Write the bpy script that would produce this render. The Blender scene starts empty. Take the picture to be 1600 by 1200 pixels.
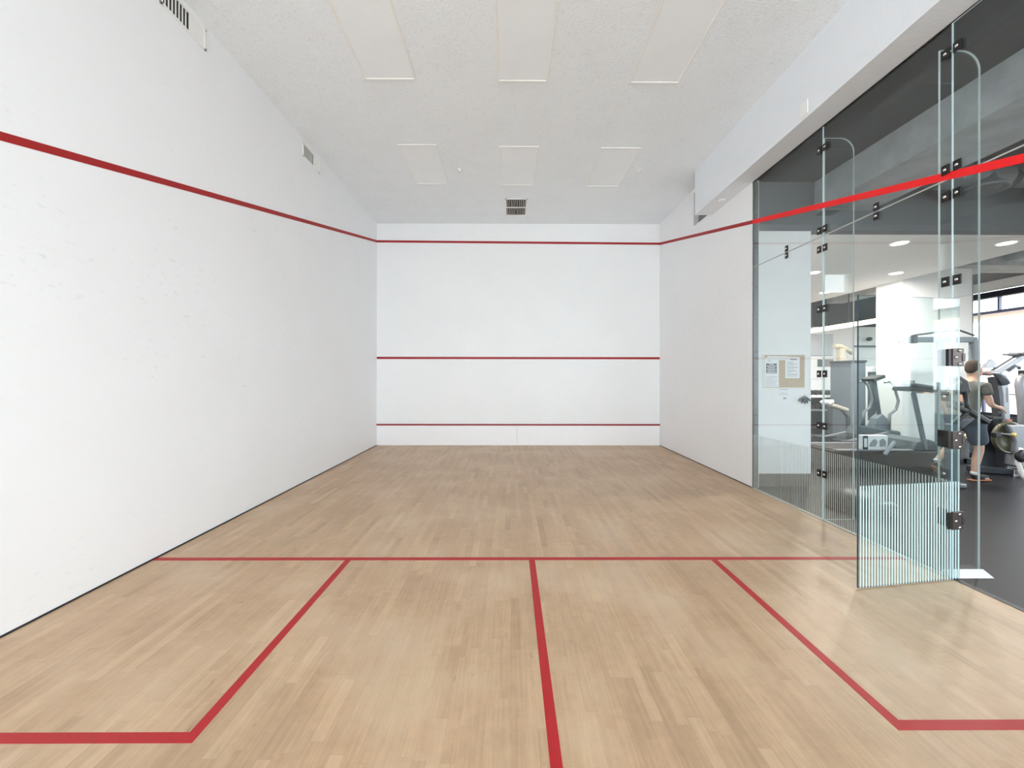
import bpy, bmesh, math, random
from mathutils import Vector, Matrix
R = math.radians
random.seed(4)
sc = bpy.context.scene
C = sc.collection

# ------------------------------------------------------------------ camera
F, YAW, ROLL, PY, CX, CY, CH = 604.4789, 0.0047, 0.0011, 589.2194, 3.0144, 0.9966, 1.5459
cam = bpy.data.cameras.new('camera')
camo = bpy.data.objects.new('camera', cam); C.objects.link(camo)
cam.sensor_fit = 'HORIZONTAL'; cam.sensor_width = 36.0
cam.lens = F / 1600 * 36.0
cam.shift_y = (PY - 600) / 1600
cam.clip_start = 0.05; cam.clip_end = 300
camo.location = (CX, CY, CH)
camo.rotation_euler = (Matrix.Rotation(-YAW, 4, 'Z') @ Matrix.Rotation(R(90), 4, 'X') @ Matrix.Rotation(ROLL, 4, 'Z')).to_euler()
sc.camera = camo

# ------------------------------------------------------------------ sky, lights, exposure
w = bpy.data.worlds.new('sky'); sc.world = w; w.use_nodes = True
bg = w.node_tree.nodes['Background']
bg.inputs[0].default_value = (0.875, 0.947, 1.01, 1); bg.inputs[1].default_value = 3.6
sc.view_settings.view_transform = 'Standard'; sc.view_settings.look = 'None'
sc.view_settings.exposure = 1.05; sc.view_settings.gamma = 1.0
sc.view_settings.use_curve_mapping = False
cy = sc.cycles
cy.use_denoising = True
cy.max_bounces = 14; cy.diffuse_bounces = 8; cy.glossy_bounces = 4
cy.transmission_bounces = 8; cy.transparent_max_bounces = 40
cy.caustics_reflective = False; cy.caustics_refractive = False
cy.sample_clamp_indirect = 6.0

def portal(name, loc, rot, sx, sy):
    l = bpy.data.lights.new(name, 'AREA'); l.shape = 'RECTANGLE'; l.size = sx; l.size_y = sy
    l.cycles.is_portal = True
    o = bpy.data.objects.new(name, l); o.location = loc; o.rotation_euler = rot; C.objects.link(o)
# portals only steer the sampling of the sky through the window openings
portal('daylight_portal', (3.2, -3.38, 2.45), (R(90), 0, 0), 6.1, 4.6)
portal('daylight_portal', (8.7, -0.78, 2.0), (R(90), 0, 0), 3.4, 3.0)
portal('daylight_portal', (15.9, 6.3, 2.1), (0, R(90), 0), 3.2, 14.0)

# ------------------------------------------------------------------ helpers
def lin(c):
    return tuple(((v / 255) / 12.92 if v / 255 <= 0.04045 else ((v / 255 + 0.055) / 1.055) ** 2.4) for v in c)

def at(u, v, Y):
    'the point of the plane y = Y seen at pixel u, v'
    X, Z = u - 800, v - PY
    c, s = math.cos(-ROLL), math.sin(-ROLL); X, Z = X * c - Z * s, X * s + Z * c
    r, up = X / F, -Z / F
    c, s = math.cos(YAW), math.sin(YAW)
    a, b = r * c + s, -r * s + c
    t = (Y - CY) / b
    return Vector((CX + a * t, Y, CH + up * t))

def pm(name, rgb, rough=0.5, metal=0.0, var=0.04, scale=6.0, spec=0.5, bump=0.0, bscale=80.0):
    m = bpy.data.materials.new(name); m.use_nodes = True
    nt = m.node_tree; b = nt.nodes['Principled BSDF']
    b.inputs['Roughness'].default_value = rough; b.inputs['Metallic'].default_value = metal
    b.inputs['Specular IOR Level'].default_value = spec
    col = lin(rgb)
    tc = nt.nodes.new('ShaderNodeTexCoord')
    n = nt.nodes.new('ShaderNodeTexNoise'); n.inputs['Scale'].default_value = scale; n.inputs['Detail'].default_value = 4
    nt.links.new(tc.outputs['Object'], n.inputs['Vector'])
    mr = nt.nodes.new('ShaderNodeMapRange')
    mr.inputs['From Min'].default_value = 0.3; mr.inputs['From Max'].default_value = 0.7
    mr.inputs['To Min'].default_value = 1 - var; mr.inputs['To Max'].default_value = 1 + var
    nt.links.new(n.outputs['Fac'], mr.inputs['Value'])
    mx = nt.nodes.new('ShaderNodeVectorMath'); mx.operation = 'SCALE'
    mx.inputs[0].default_value = col
    nt.links.new(mr.outputs[0], mx.inputs['Scale'])
    nt.links.new(mx.outputs[0], b.inputs['Base Color'])
    if bump:
        n2 = nt.nodes.new('ShaderNodeTexNoise'); n2.inputs['Scale'].default_value = bscale; n2.inputs['Detail'].default_value = 3
        nt.links.new(tc.outputs['Object'], n2.inputs['Vector'])
        bp = nt.nodes.new('ShaderNodeBump'); bp.inputs['Strength'].default_value = bump; bp.inputs['Distance'].default_value = 0.01
        nt.links.new(n2.outputs['Fac'], bp.inputs['Height']); nt.links.new(bp.outputs[0], b.inputs['Normal'])
    return m

def emis(name, rgb, s):
    m = bpy.data.materials.new(name); m.use_nodes = True
    b = m.node_tree.nodes['Principled BSDF']
    b.inputs['Emission Color'].default_value = (*lin(rgb), 1); b.inputs['Emission Strength'].default_value = s
    b.inputs['Base Color'].default_value = (0.8, 0.8, 0.8, 1)
    return m

def glass_mat(name, tint):
    'clear float glass: straight transmission plus Fresnel reflection at each face'
    m = bpy.data.materials.new(name); m.use_nodes = True
    nt = m.node_tree; nt.nodes.clear()
    out = nt.nodes.new('ShaderNodeOutputMaterial')
    tr = nt.nodes.new('ShaderNodeBsdfTransparent'); tr.inputs[0].default_value = (*tint, 1)
    gl = nt.nodes.new('ShaderNodeBsdfGlossy'); gl.inputs['Roughness'].default_value = 0.0
    gl.inputs['Color'].default_value = (0.95, 0.97, 0.97, 1)
    geo = nt.nodes.new('ShaderNodeNewGeometry')
    mr = nt.nodes.new('ShaderNodeMapRange'); mr.inputs['To Min'].default_value = 1.5; mr.inputs['To Max'].default_value = 1 / 1.5
    nt.links.new(geo.outputs['Backfacing'], mr.inputs['Value'])
    fr = nt.nodes.new('ShaderNodeFresnel'); nt.links.new(mr.outputs[0], fr.inputs['IOR'])
    mx = nt.nodes.new('ShaderNodeMixShader')
    nt.links.new(fr.outputs[0], mx.inputs[0]); nt.links.new(tr.outputs[0], mx.inputs[1]); nt.links.new(gl.outputs[0], mx.inputs[2])
    nt.links.new(mx.outputs[0], out.inputs[0])
    return m

class MB:
    'collects shapes in world coordinates; build() links them as one mesh object'
    def __init__(s): s.v = []; s.f = []; s.mi = []; s.sm = []; s.k = 0
    def quadf(s, idx, smooth=False): s.f.append(idx); s.mi.append(s.k); s.sm.append(smooth)
    def mat(s, k): s.k = k; return s
    def box(s, x0, x1, y0, y1, z0, z1, M=None):
        b = len(s.v)
        P = [Vector((x, y, z)) for x in (x0, x1) for y in (y0, y1) for z in (z0, z1)]
        if M is not None: P = [M @ p for p in P]
        s.v += P
        for q in ((0, 1, 3, 2), (4, 6, 7, 5), (0, 4, 5, 1), (2, 3, 7, 6), (0, 2, 6, 4), (1, 5, 7, 3)):
            s.quadf([b + i for i in q])
        return s
    def bar(s, a, b_, wx, wz, up=(0, 0, 1)):
        a = Vector(a); b_ = Vector(b_); d = (b_ - a); L = d.length; d.normalize()
        up = Vector(up)
        if abs(d.dot(up)) > 0.98: up = Vector((0, 1, 0))
        sd = d.cross(up).normalized(); u = sd.cross(d).normalized()
        b = len(s.v)
        for p in (a, b_):
            for i, j in ((-1, -1), (1, -1), (1, 1), (-1, 1)):
                s.v.append(p + sd * (i * wx / 2) + u * (j * wz / 2))
        for q in ((3, 2, 1, 0), (4, 5, 6, 7), (0, 1, 5, 4), (1, 2, 6, 5), (2, 3, 7, 6), (3, 0, 4, 7)):
            s.quadf([b + i for i in q])
        return s
    def tube(s, pts, r, n=10, cap=True):
        pts = [Vector(p) for p in pts]
        if not hasattr(r, '__len__'): r = [r] * len(pts)
        rings = []
        ref = None
        for i, p in enumerate(pts):
            d = (pts[min(i + 1, len(pts) - 1)] - pts[max(i - 1, 0)]).normalized()
            if ref is None:
                ref = Vector((0, 0, 1)) if abs(d.z) < 0.9 else Vector((1, 0, 0))
            u = d.cross(ref).normalized(); ref = u.cross(d).normalized()
            b = len(s.v); rings.append(b)
            for k in range(n):
                a = 2 * math.pi * k / n
                s.v.append(p + (u * math.cos(a) + ref * math.sin(a)) * r[i])
        for a, b in zip(rings, rings[1:]):
            for k in range(n):
                s.quadf([a + k, b + k, b + (k + 1) % n, a + (k + 1) % n], True)
        if cap:
            s.quadf([rings[0] + k for k in range(n)]); s.quadf([rings[-1] + k for k in range(n)][::-1])
        return s
    def lathe(s, c, prof, axis='z', n=32):
        c = Vector(c)
        def ax(r, h, a):
            x, y = r * math.cos(a), r * math.sin(a)
            return {'z': Vector((x, y, h)), 'x': Vector((h, x, y)), 'y': Vector((y, h, x))}[axis]
        rings = []
        for r, h in prof:
            b = len(s.v); rings.append(b)
            for k in range(n): s.v.append(c + ax(max(r, 1e-4), h, 2 * math.pi * k / n))
        for a, b in zip(rings, rings[1:]):
            for k in range(n):
                s.quadf([a + k, a + (k + 1) % n, b + (k + 1) % n, b + k], True)
        s.quadf([rings[0] + k for k in range(n)][::-1]); s.quadf([rings[-1] + k for k in range(n)])
        return s
    def prism(s, poly, off):
        'closed polygon (list of 3D points) pushed along off'
        P = [Vector(p) for p in poly]; off = Vector(off); n = len(P); b = len(s.v)
        s.v += P + [p + off for p in P]
        s.quadf([b + i for i in range(n)][::-1]); s.quadf([b + n + i for i in range(n)])
        for i in range(n): s.quadf([b + i, b + (i + 1) % n, b + n + (i + 1) % n, b + n + i])
        return s
    def build(s, name, mats, parent=None, bevel=0.0, bn=2):
        if not isinstance(mats, (list, tuple)): mats = [mats]
        org = parent_loc(parent)
        me = bpy.data.meshes.new(name)
        me.from_pydata([tuple(v - org) for v in s.v], [], s.f)
        for m in mats: me.materials.append(m)
        for p, k, sm in zip(me.polygons, s.mi, s.sm): p.material_index = k; p.use_smooth = sm
        bm = bmesh.new(); bm.from_mesh(me); bmesh.ops.recalc_face_normals(bm, faces=bm.faces); bm.to_mesh(me); bm.free()
        o = bpy.data.objects.new(name, me); C.objects.link(o)
        if parent is not None: o.parent = parent
        if bevel:
            md = o.modifiers.new('bevel', 'BEVEL'); md.width = bevel; md.segments = bn; md.limit_method = 'ANGLE'; md.angle_limit = R(50)
        return o

def parent_loc(p):
    l = Vector((0, 0, 0))
    while p is not None: l += Vector(p.location); p = p.parent
    return l

def thing(name, label, cat, loc, group=None):
    o = bpy.data.objects.new(name, None); C.objects.link(o); o.location = loc
    o.empty_display_size = 0.1
    o['label'] = label; o['category'] = cat
    if group: o['group'] = group
    return o

def tag(o, label, cat, group=None):
    o['label'] = label; o['category'] = cat
    if group: o['group'] = group
    return o

def struct(mb, name, mats, parent=None, bevel=0.0):
    o = mb.build(name, mats, parent, bevel)
    if parent is None: o['kind'] = 'structure'
    return o

def copy_tree(o, parent=None):
    c = o.copy(); C.objects.link(c)
    if parent is not None: c.parent = parent
    for ch in list(o.children): copy_tree(ch, c)
    return c

# ------------------------------------------------------------------ materials
def wall_mat(name, rgb, scuff, region=None):
    m = pm(name, rgb, 0.42, var=0.012, scale=1.3, spec=0.35, bump=0.05, bscale=40)
    if scuff:
        nt = m.node_tree; b = nt.nodes['Principled BSDF']
        src = b.inputs['Base Color'].links[0].from_socket
        tc = nt.nodes['Texture Coordinate']
        mp = nt.nodes.new('ShaderNodeMapping'); mp.inputs['Scale'].default_value = (1, 1, 2.4); mp.inputs['Rotation'].default_value = (R(25), R(12), 0)
        nt.links.new(tc.outputs['Object'], mp.inputs['Vector'])
        v = nt.nodes.new('ShaderNodeTexNoise'); v.inputs['Scale'].default_value = 15; v.inputs['Detail'].default_value = 3; v.inputs['Distortion'].default_value = 0.5
        nt.links.new(mp.outputs[0], v.inputs['Vector'])
        r1 = nt.nodes.new('ShaderNodeMapRange'); r1.inputs['From Min'].default_value = 0.62; r1.inputs['From Max'].default_value = 0.76
        nt.links.new(v.outputs['Fac'], r1.inputs['Value'])
        big = nt.nodes.new('ShaderNodeTexNoise'); big.inputs['Scale'].default_value = 0.7
        nt.links.new(tc.outputs['Object'], big.inputs['Vector'])
        r2 = nt.nodes.new('ShaderNodeMapRange'); r2.inputs['From Min'].default_value = 0.42; r2.inputs['From Max'].default_value = 0.6
        nt.links.new(big.outputs['Fac'], r2.inputs['Value'])
        mu = nt.nodes.new('ShaderNodeMath'); mu.operation = 'MULTIPLY'
        nt.links.new(r1.outputs[0], mu.inputs[0]); nt.links.new(r2.outputs[0], mu.inputs[1])
        mu2 = nt.nodes.new('ShaderNodeMath'); mu2.operation = 'MULTIPLY'; mu2.inputs[1].default_value = scuff
        nt.links.new(mu.outputs[0], mu2.inputs[0])
        mx = nt.nodes.new('ShaderNodeMix'); mx.data_type = 'RGBA'
        mx.inputs[7].default_value = (*lin((150, 150, 150)), 1)
        nt.links.new(mu2.outputs[0], mx.inputs[0]); nt.links.new(src, mx.inputs[6])
        nt.links.new(mx.outputs[2], b.inputs['Base Color'])
    return m

def floor_mat():
    m = bpy.data.materials.new('maple_strip_floor'); m.use_nodes = True
    nt = m.node_tree; b = nt.nodes['Principled BSDF']; N = nt.nodes.new; Lk = nt.links.new
    tc = N('ShaderNodeTexCoord'); sp = N('ShaderNodeSeparateXYZ'); Lk(tc.outputs['Object'], sp.inputs[0])
    def math_(op, a, b_=None, c=None):
        n = N('ShaderNodeMath'); n.operation = op
        for i, x in enumerate((a, b_, c)):
            if x is None: continue
            if isinstance(x, (int, float)): n.inputs[i].default_value = x
            else: Lk(x, n.inputs[i])
        return n.outputs[0]
    row = math_('FLOOR', math_('DIVIDE', sp.outputs['X'], 0.057))
    wn = N('ShaderNodeTexWhiteNoise'); wn.noise_dimensions = '1D'; Lk(row, wn.inputs['W'])
    yy = math_('ADD', sp.outputs['Y'], math_('MULTIPLY', wn.outputs['Value'], 7.0))
    ln = math_('ADD', math_('MULTIPLY', wn.outputs['Value'], 0.55), 0.28)
    colf = math_('DIVIDE', yy, ln); col = math_('FLOOR', colf)
    cb = N('ShaderNodeCombineXYZ'); Lk(row, cb.inputs[0]); Lk(col, cb.inputs[1])
    w2 = N('ShaderNodeTexWhiteNoise'); w2.noise_dimensions = '3D'; Lk(cb.outputs[0], w2.inputs['Vector'])
    ramp = N('ShaderNodeValToRGB'); e = ramp.color_ramp.elements
    e[0].position = 0.0; e[0].color = (*lin((178, 147, 115)), 1)
    e[1].position = 1.0; e[1].color = (*lin((201, 170, 136)), 1)
    for p, c in ((0.12, (186, 154, 122)), (0.5, (190, 158, 125)), (0.88, (195, 164, 131))):
        k = e.new(p); k.color = (*lin(c), 1)
    Lk(w2.outputs['Value'], ramp.inputs[0])
    # grain, stretched along the boards
    mp = N('ShaderNodeMapping'); mp.inputs['Scale'].default_value = (42, 2.2, 1); Lk(tc.outputs['Object'], mp.inputs['Vector'])
    av = N('ShaderNodeVectorMath'); av.operation = 'ADD'; Lk(mp.outputs[0], av.inputs[0]); Lk(w2.outputs['Color'], av.inputs[1])
    g = N('ShaderNodeTexNoise'); g.inputs['Scale'].default_value = 1.6; g.inputs['Detail'].default_value = 6; Lk(av.outputs[0], g.inputs['Vector'])
    # worn pale patches and dark scratches
    wr = N('ShaderNodeTexNoise'); wr.inputs['Scale'].default_value = 1.4; wr.inputs['Detail'].default_value = 6; Lk(tc.outputs['Object'], wr.inputs['Vector'])
    mp2 = N('ShaderNodeMapping'); mp2.inputs['Scale'].default_value = (9, 2.4, 1); mp2.inputs['Rotation'].default_value = (0, 0, R(14)); Lk(tc.outputs['Object'], mp2.inputs['Vector'])
    scn = N('ShaderNodeTexNoise'); scn.inputs['Scale'].default_value = 3.0; scn.inputs['Detail'].default_value = 2; Lk(mp2.outputs[0], scn.inputs['Vector'])
    def mr(src, a, b_, c, d):
        n = N('ShaderNodeMapRange'); n.inputs['From Min'].default_value = a; n.inputs['From Max'].default_value = b_
        n.inputs['To Min'].default_value = c; n.inputs['To Max'].default_value = d; Lk(src, n.inputs['Value']); return n.outputs[0]
    val = math_('MULTIPLY', mr(g.outputs['Fac'], 0.3, 0.7, 0.90, 1.08), mr(wr.outputs['Fac'], 0.3, 0.7, 0.92, 1.08))
    val = math_('MULTIPLY', val, mr(scn.outputs['Fac'], 0.70, 0.78, 1.0, 0.72))
    fn = N('ShaderNodeTexNoise'); fn.inputs['Scale'].default_value = 13; fn.inputs['Detail'].default_value = 8; fn.inputs['Roughness'].default_value = 0.7; Lk(tc.outputs['Object'], fn.inputs['Vector'])
    val = math_('MULTIPLY', val, mr(fn.outputs['Fac'], 0.3, 0.7, 0.92, 1.07))
    sk = N('ShaderNodeTexNoise'); sk.inputs['Scale'].default_value = 16; sk.inputs['Detail'].default_value = 2; sk.inputs['Distortion'].default_value = 1.2; Lk(mp2.outputs[0], sk.inputs['Vector'])
    val = math_('MULTIPLY', val, mr(sk.outputs['Fac'], 0.74, 0.80, 1.0, 0.62))
    # joints
    fx = math_('FRACT', math_('DIVIDE', sp.outputs['X'], 0.057)); fy = math_('FRACT', colf)
    j = math_('MULTIPLY', mr(fx, 0.0, 0.03, 0.82, 1.0), mr(fy, 0.0, 0.004, 0.72, 1.0))
    val = math_('MULTIPLY', val, j)
    sc_ = N('ShaderNodeVectorMath'); sc_.operation = 'SCALE'; Lk(ramp.outputs[0], sc_.inputs[0]); Lk(val, sc_.inputs['Scale'])
    # pale wear film
    mx = N('ShaderNodeMix'); mx.data_type = 'RGBA'; mx.inputs[7].default_value = (*lin((203, 182, 156)), 1)
    Lk(mr(wr.outputs['Fac'], 0.5, 0.72, 0.0, 0.55), mx.inputs[0]); Lk(sc_.outputs[0], mx.inputs[6])
    Lk(mx.outputs[2], b.inputs['Base Color'])
    Lk(mr(g.outputs['Fac'], 0.3, 0.7, 0.36, 0.48), b.inputs['Roughness'])
    b.inputs['Specular IOR Level'].default_value = 0.55
    return m

def ceiling_mat():
    m = pm('stippled_ceiling', (244, 249, 253), 0.9, var=0.02, scale=2.0, spec=0.1, bump=0.6, bscale=55)
    nt = m.node_tree; b = nt.nodes['Principled BSDF']
    src = b.inputs['Base Color'].links[0].from_socket
    n = nt.nodes.new('ShaderNodeTexNoise'); n.inputs['Scale'].default_value = 38; n.inputs['Detail'].default_value = 4
    nt.links.new(nt.nodes['Texture Coordinate'].outputs['Object'], n.inputs['Vector'])
    r1 = nt.nodes.new('ShaderNodeMapRange'); r1.inputs['From Min'].default_value = 0.56; r1.inputs['From Max'].default_value = 0.7; r1.inputs['To Min'].default_value = 1.0; r1.inputs['To Max'].default_value = 0.92
    nt.links.new(n.outputs['Fac'], r1.inputs['Value'])
    s = nt.nodes.new('ShaderNodeVectorMath'); s.operation = 'SCALE'
    nt.links.new(src, s.inputs[0]); nt.links.new(r1.outputs[0], s.inputs['Scale']); nt.links.new(s.outputs[0], b.inputs['Base Color'])
    return m

M = {
 'wall_l': wall_mat('white_court_wall', (245, 247, 250), 0.17),
 'wall_f': wall_mat('white_front_wall', (247, 248, 249), 0.12),
 'wall_r': wall_mat('white_side_wall', (245, 246, 248), 0.2),
 'tin': pm('white_tin_board', (252, 252, 254), 0.35, var=0.01),
 'ceil': ceiling_mat(),
 'bulk': pm('painted_bulkhead', (236, 240, 245), 0.8, var=0.012, scale=3, spec=0.2, bump=0.2, bscale=30),
 'floor': floor_mat(),
 'red': pm('red_line_paint', (174, 22, 28), 0.5, var=0.06, scale=20),
 'redw': pm('red_wall_line_paint', (164, 13, 17), 0.5, var=0.05, scale=20),
 'redg': pm('red_glass_tape', (246, 16, 22), 0.5, var=0.03, scale=20),
 'gap': pm('dark_floor_gap', (38, 38, 42), 0.8),
 'alu': pm('grey_jamb_metal', (122, 126, 126), 0.4, 0.6),
 'track': pm('pale_glazing_track', (186, 188, 180), 0.5),
 'rubber': pm('grey_rubber_floor', (30, 31, 35), 0.46, var=0.12, scale=14, spec=0.16, bump=0.04, bscale=120),
 'thr': pm('black_threshold', (34, 35, 40), 0.5),
 'gwhite': pm('gym_white_paint', (243, 243, 242), 0.6, var=0.015),
 'gceil': pm('gym_white_ceiling', (244, 243, 240), 0.8, var=0.02),
 'header': pm('grey_header', (98, 100, 103), 0.85, var=0.08, scale=3),
 'gdark': pm('gym_dark_ceiling', (46, 49, 52), 0.85, var=0.10, scale=3, bump=0.2, bscale=20),
 'conc': pm('bare_concrete', (172, 178, 182), 0.85, var=0.16, scale=5, bump=0.3, bscale=25),
 'duct': pm('painted_duct', (104, 108, 112), 0.5, 0.3, var=0.08),
 'trim': pm('white_metal_trim', (244, 244, 242), 0.4, var=0.01),
 'diff': pm('unlit_lamp_diffuser', (245, 249, 252), 0.5, var=0.03, scale=2.2),
 'slot': pm('dark_slot', (40, 38, 38), 0.8),
 'glass': glass_mat('court_glass', (0.972, 0.988, 0.987)),
 'dglass': glass_mat('door_glass', (0.885, 0.94, 0.94)),
 'win': glass_mat('window_glass', (0.97, 0.985, 0.985)),
 'seal': pm('pale_silicone', (196, 200, 198), 0.5),
 'edge': pm('green_glass_edge', (214, 232, 232), 0.2, var=0.05, scale=3),
 'edged': pm('dark_glass_edge', (52, 84, 100), 0.15, var=0.05, scale=3),
 'fritd': pm('pale_cyan_frit_stripes', (204, 230, 234), 0.6, var=0.02),
 'frit': pm('white_frit_stripes', (200, 208, 206), 0.6, var=0.02),
 'clamp': pm('bronze_patch_fitting', (58, 56, 56), 0.35, 0.7, var=0.1, scale=30),
 'hinge': pm('brown_hinge_metal', (92, 82, 80), 0.35, 0.6, var=0.1, scale=30),
 'chrome': pm('chrome', (225, 225, 225), 0.15, 1.0),
 'steel': pm('silver_frame_paint', (140, 143, 148), 0.35, 0.3),
 'lsteel': pm('light_silver_paint', (172, 175, 180), 0.35, 0.2),
 'dsteel': pm('charcoal_frame_paint', (70, 74, 80), 0.4, 0.3),
 'black': pm('black_plastic', (30, 31, 34), 0.45),
 'dgrey': pm('dark_grey_plastic', (74, 84, 90), 0.5),
 'mgrey': pm('blue_grey_panel', (112, 122, 130), 0.5),
 'beige': pm('cream_vinyl', (214, 205, 186), 0.5),
 'navy': pm('navy_vinyl', (38, 48, 86), 0.45),
 'cork': pm('cork_board', (204, 184, 160), 0.9, var=0.08, scale=60),
 'paper': pm('white_paper', (244, 245, 246), 0.8, var=0.005),
 'ink': pm('grey_printing', (138, 142, 148), 0.8),
 'dink': pm('dark_printing', (96, 102, 108), 0.8),
 'photo': pm('printed_photo_grey', (150, 150, 156), 0.6, var=0.25, scale=30),
 'screen': pm('grey_screen', (176, 182, 188), 0.3),
 'olive': pm('olive_disc', (92, 90, 72), 0.3, 0.3),
 'brass': pm('yellow_hub', (214, 186, 110), 0.35, 0.4),
 'gripm': pm('brown_rubber_grip', (132, 100, 90), 0.6),
 'orange': pm('orange_label', (206, 128, 98), 0.6),
 'lite': pm('light_panel_stripe', (206, 216, 222), 0.4),
 'skin': pm('skin', (208, 168, 146), 0.55, var=0.03),
 'shirt': pm('grey_green_tshirt', (104, 104, 98), 0.9, var=0.06),
 'shorts': pm('slate_shorts', (72, 80, 92), 0.9, var=0.08),
 'sock': pm('white_sock', (232, 234, 238), 0.9),
 'shoe': pm('black_shoe', (38, 34, 38), 0.7),
 'sole': pm('orange_sole', (176, 112, 76), 0.6),
 'hair': pm('dark_brown_hair', (66, 52, 44), 0.8, var=0.15, scale=60),
 'frame': pm('black_window_frame', (28, 32, 48), 0.4),
 'frameg': pm('blue_grey_window_frame', (100, 108, 140), 0.4),
 'warm': emis('warm_lamp', (255, 226, 196), 3.2),
 'down': emis('downlight_lamp', (255, 236, 222), 7.0),
 'out': pm('pale_outdoor_paving', (116, 102, 88), 0.8),
}

# ------------------------------------------------------------------ court shell
W, L, H = 6.404, 9.752, 5.014
BK = -3.4
ZT0 = 4.268
floor = struct(MB().box(0, W, BK, L, -0.1, 0), 'floor', M['floor'])
t = 0.0012
MB().box(0.004, W - 0.02, 4.264, 4.314, 0, t).build('short_line', M['red'], floor)
MB().box(3.175, 3.225, BK + .1, 4.264, 0, t).build('half_court_line', M['red'], floor)
MB().box(1.6235, 1.6735, 2.635, 4.264, 0, t).box(0.004, 1.6235, 2.635, 2.685, 0, t).build('service_box_line', M['red'], floor)
MB().box(4.718, 4.768, 2.684, 4.264, 0, t).box(4.768, W - .02, 2.684, 2.734, 0, t).build('service_box_line', M['red'], floor)

wl = struct(MB().box(-0.15, 0, BK, L, 0, H), 'wall_left', M['wall_l'])
def side_line(parent, x0, x1, ya, yb, mat, wd=0.054, name='out_line'):
    lo, hi = (2.129, 4.610) if x0 < 1 else (2.100, 4.572)
    def z(y): return lo + (hi - lo) * y / L
    P = [(x0, ya, z(ya) - wd / 2), (x0, yb, z(yb) - wd / 2), (x0, yb, z(yb) + wd / 2), (x0, ya, z(ya) + wd / 2)]
    return MB().prism(P, (x1 - x0, 0, 0)).build(name, mat, parent)
side_line(wl, 0.0, 0.002, 0, L, M['redw'])
wf = struct(MB().box(-0.15, W + 0.3, L, L + 0.15, 0, H), 'wall_front', M['wall_f'])
MB().prism([(0, L - .002, 4.586), (W, L - .002, 4.548), (W, L - .002, 4.597), (0, L - .002, 4.635)], (0, .002, 0)).build('out_line', M['redw'], wf)
MB().box(0, W, L - 0.002, L, 1.952, 2.002).build('service_line', M['redw'], wf)
for x in (1.98, 4.1):
    MB().box(x - .0015, x + .0015, L - 0.001, L, 0.48, 4.563).build('panel_joint', M['bulk'], wf)
wr = struct(MB().box(W, W + .09, 6.394, L, 0, 4.335).box(W, W + .09, 8.13, L, 4.335, H).box(W, W + .09, 7.3, 8.13, 4.94, H), 'wall_right', M['wall_r'])
side_line(wr, W - 0.002, W, 6.394, L, M['redw'])
struct(MB().box(W + .6, W + .7, 6.5, 8.3, 4.1, H).box(W + .09, W + .7, 8.13, 8.2, 4.1, H).box(W+.09, W+.6, 7.3, 8.13, 4.2, 4.335), 'trim_recess', M['conc'])
struct(MB().box(6.12, W + .03, BK, 6.44, 4.275, H).box(6.12, W + .55, 6.44, 7.49, 4.275, H), 'trim_bulkhead', M['bulk'])
ceil = struct(MB().box(-0.15, W + .8, BK, L + .15, H, H + .1), 'ceiling', M['ceil'])
struct(MB().box(0, 0.006, BK, L, 0, 0.012), 'trim_shadow_gap_left', M['gap'])  # dark strips, left and right, stand in for the shade of a floor gap
struct(MB().box(W - 0.006, W, 6.394, L, 0, 0.011), 'trim_shadow_gap_right', M['gap'])
# back of the court, behind the camera: wall with a tall window
struct(MB().box(-.15, W + .2, BK - .15, BK, 0, .15).box(-.15, W + .2, BK - .15, BK, 4.75, H).box(-.15, .15, BK - .15, BK, .15, 4.75)
       .box(6.25, W + .2, BK - .15, BK, .15, 4.75), 'wall_back', M['wall_l'])
wb = struct(MB().box(.15, 6.25, BK - .1, BK - .06, .15, .18), 'window_back', M['frameg'])
MB().box(.15, 6.25, BK - .085, BK - .079, .15, 4.75).build('window_pane', M['win'], wb)

struct(MB().box(W, W + .09, BK, 1.49, 0, ZT0).box(-.15, 0, BK, BK + .01, 0, H), 'wall_right_rear', M['wall_r'])
# tin across the foot of the front wall
tin = thing('tin', 'white tin board with thin dark red top line at foot of front wall', 'tin', (3.2, L - .03, 0))
MB().box(0.005, 3.16, L - .024, L - .004, 0.004, .452).build('board', M['tin'], tin, .002)
MB().box(3.164, W - .005, L - .024, L - .004, 0.004, .452).build('board', M['tin'], tin, .002)
MB().box(0.003, W - .003, L - .030, L - .004, .453, .486).build('top_strip', pm('dark_red_strip', (150, 30, 40), 0.5), tin)

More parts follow.
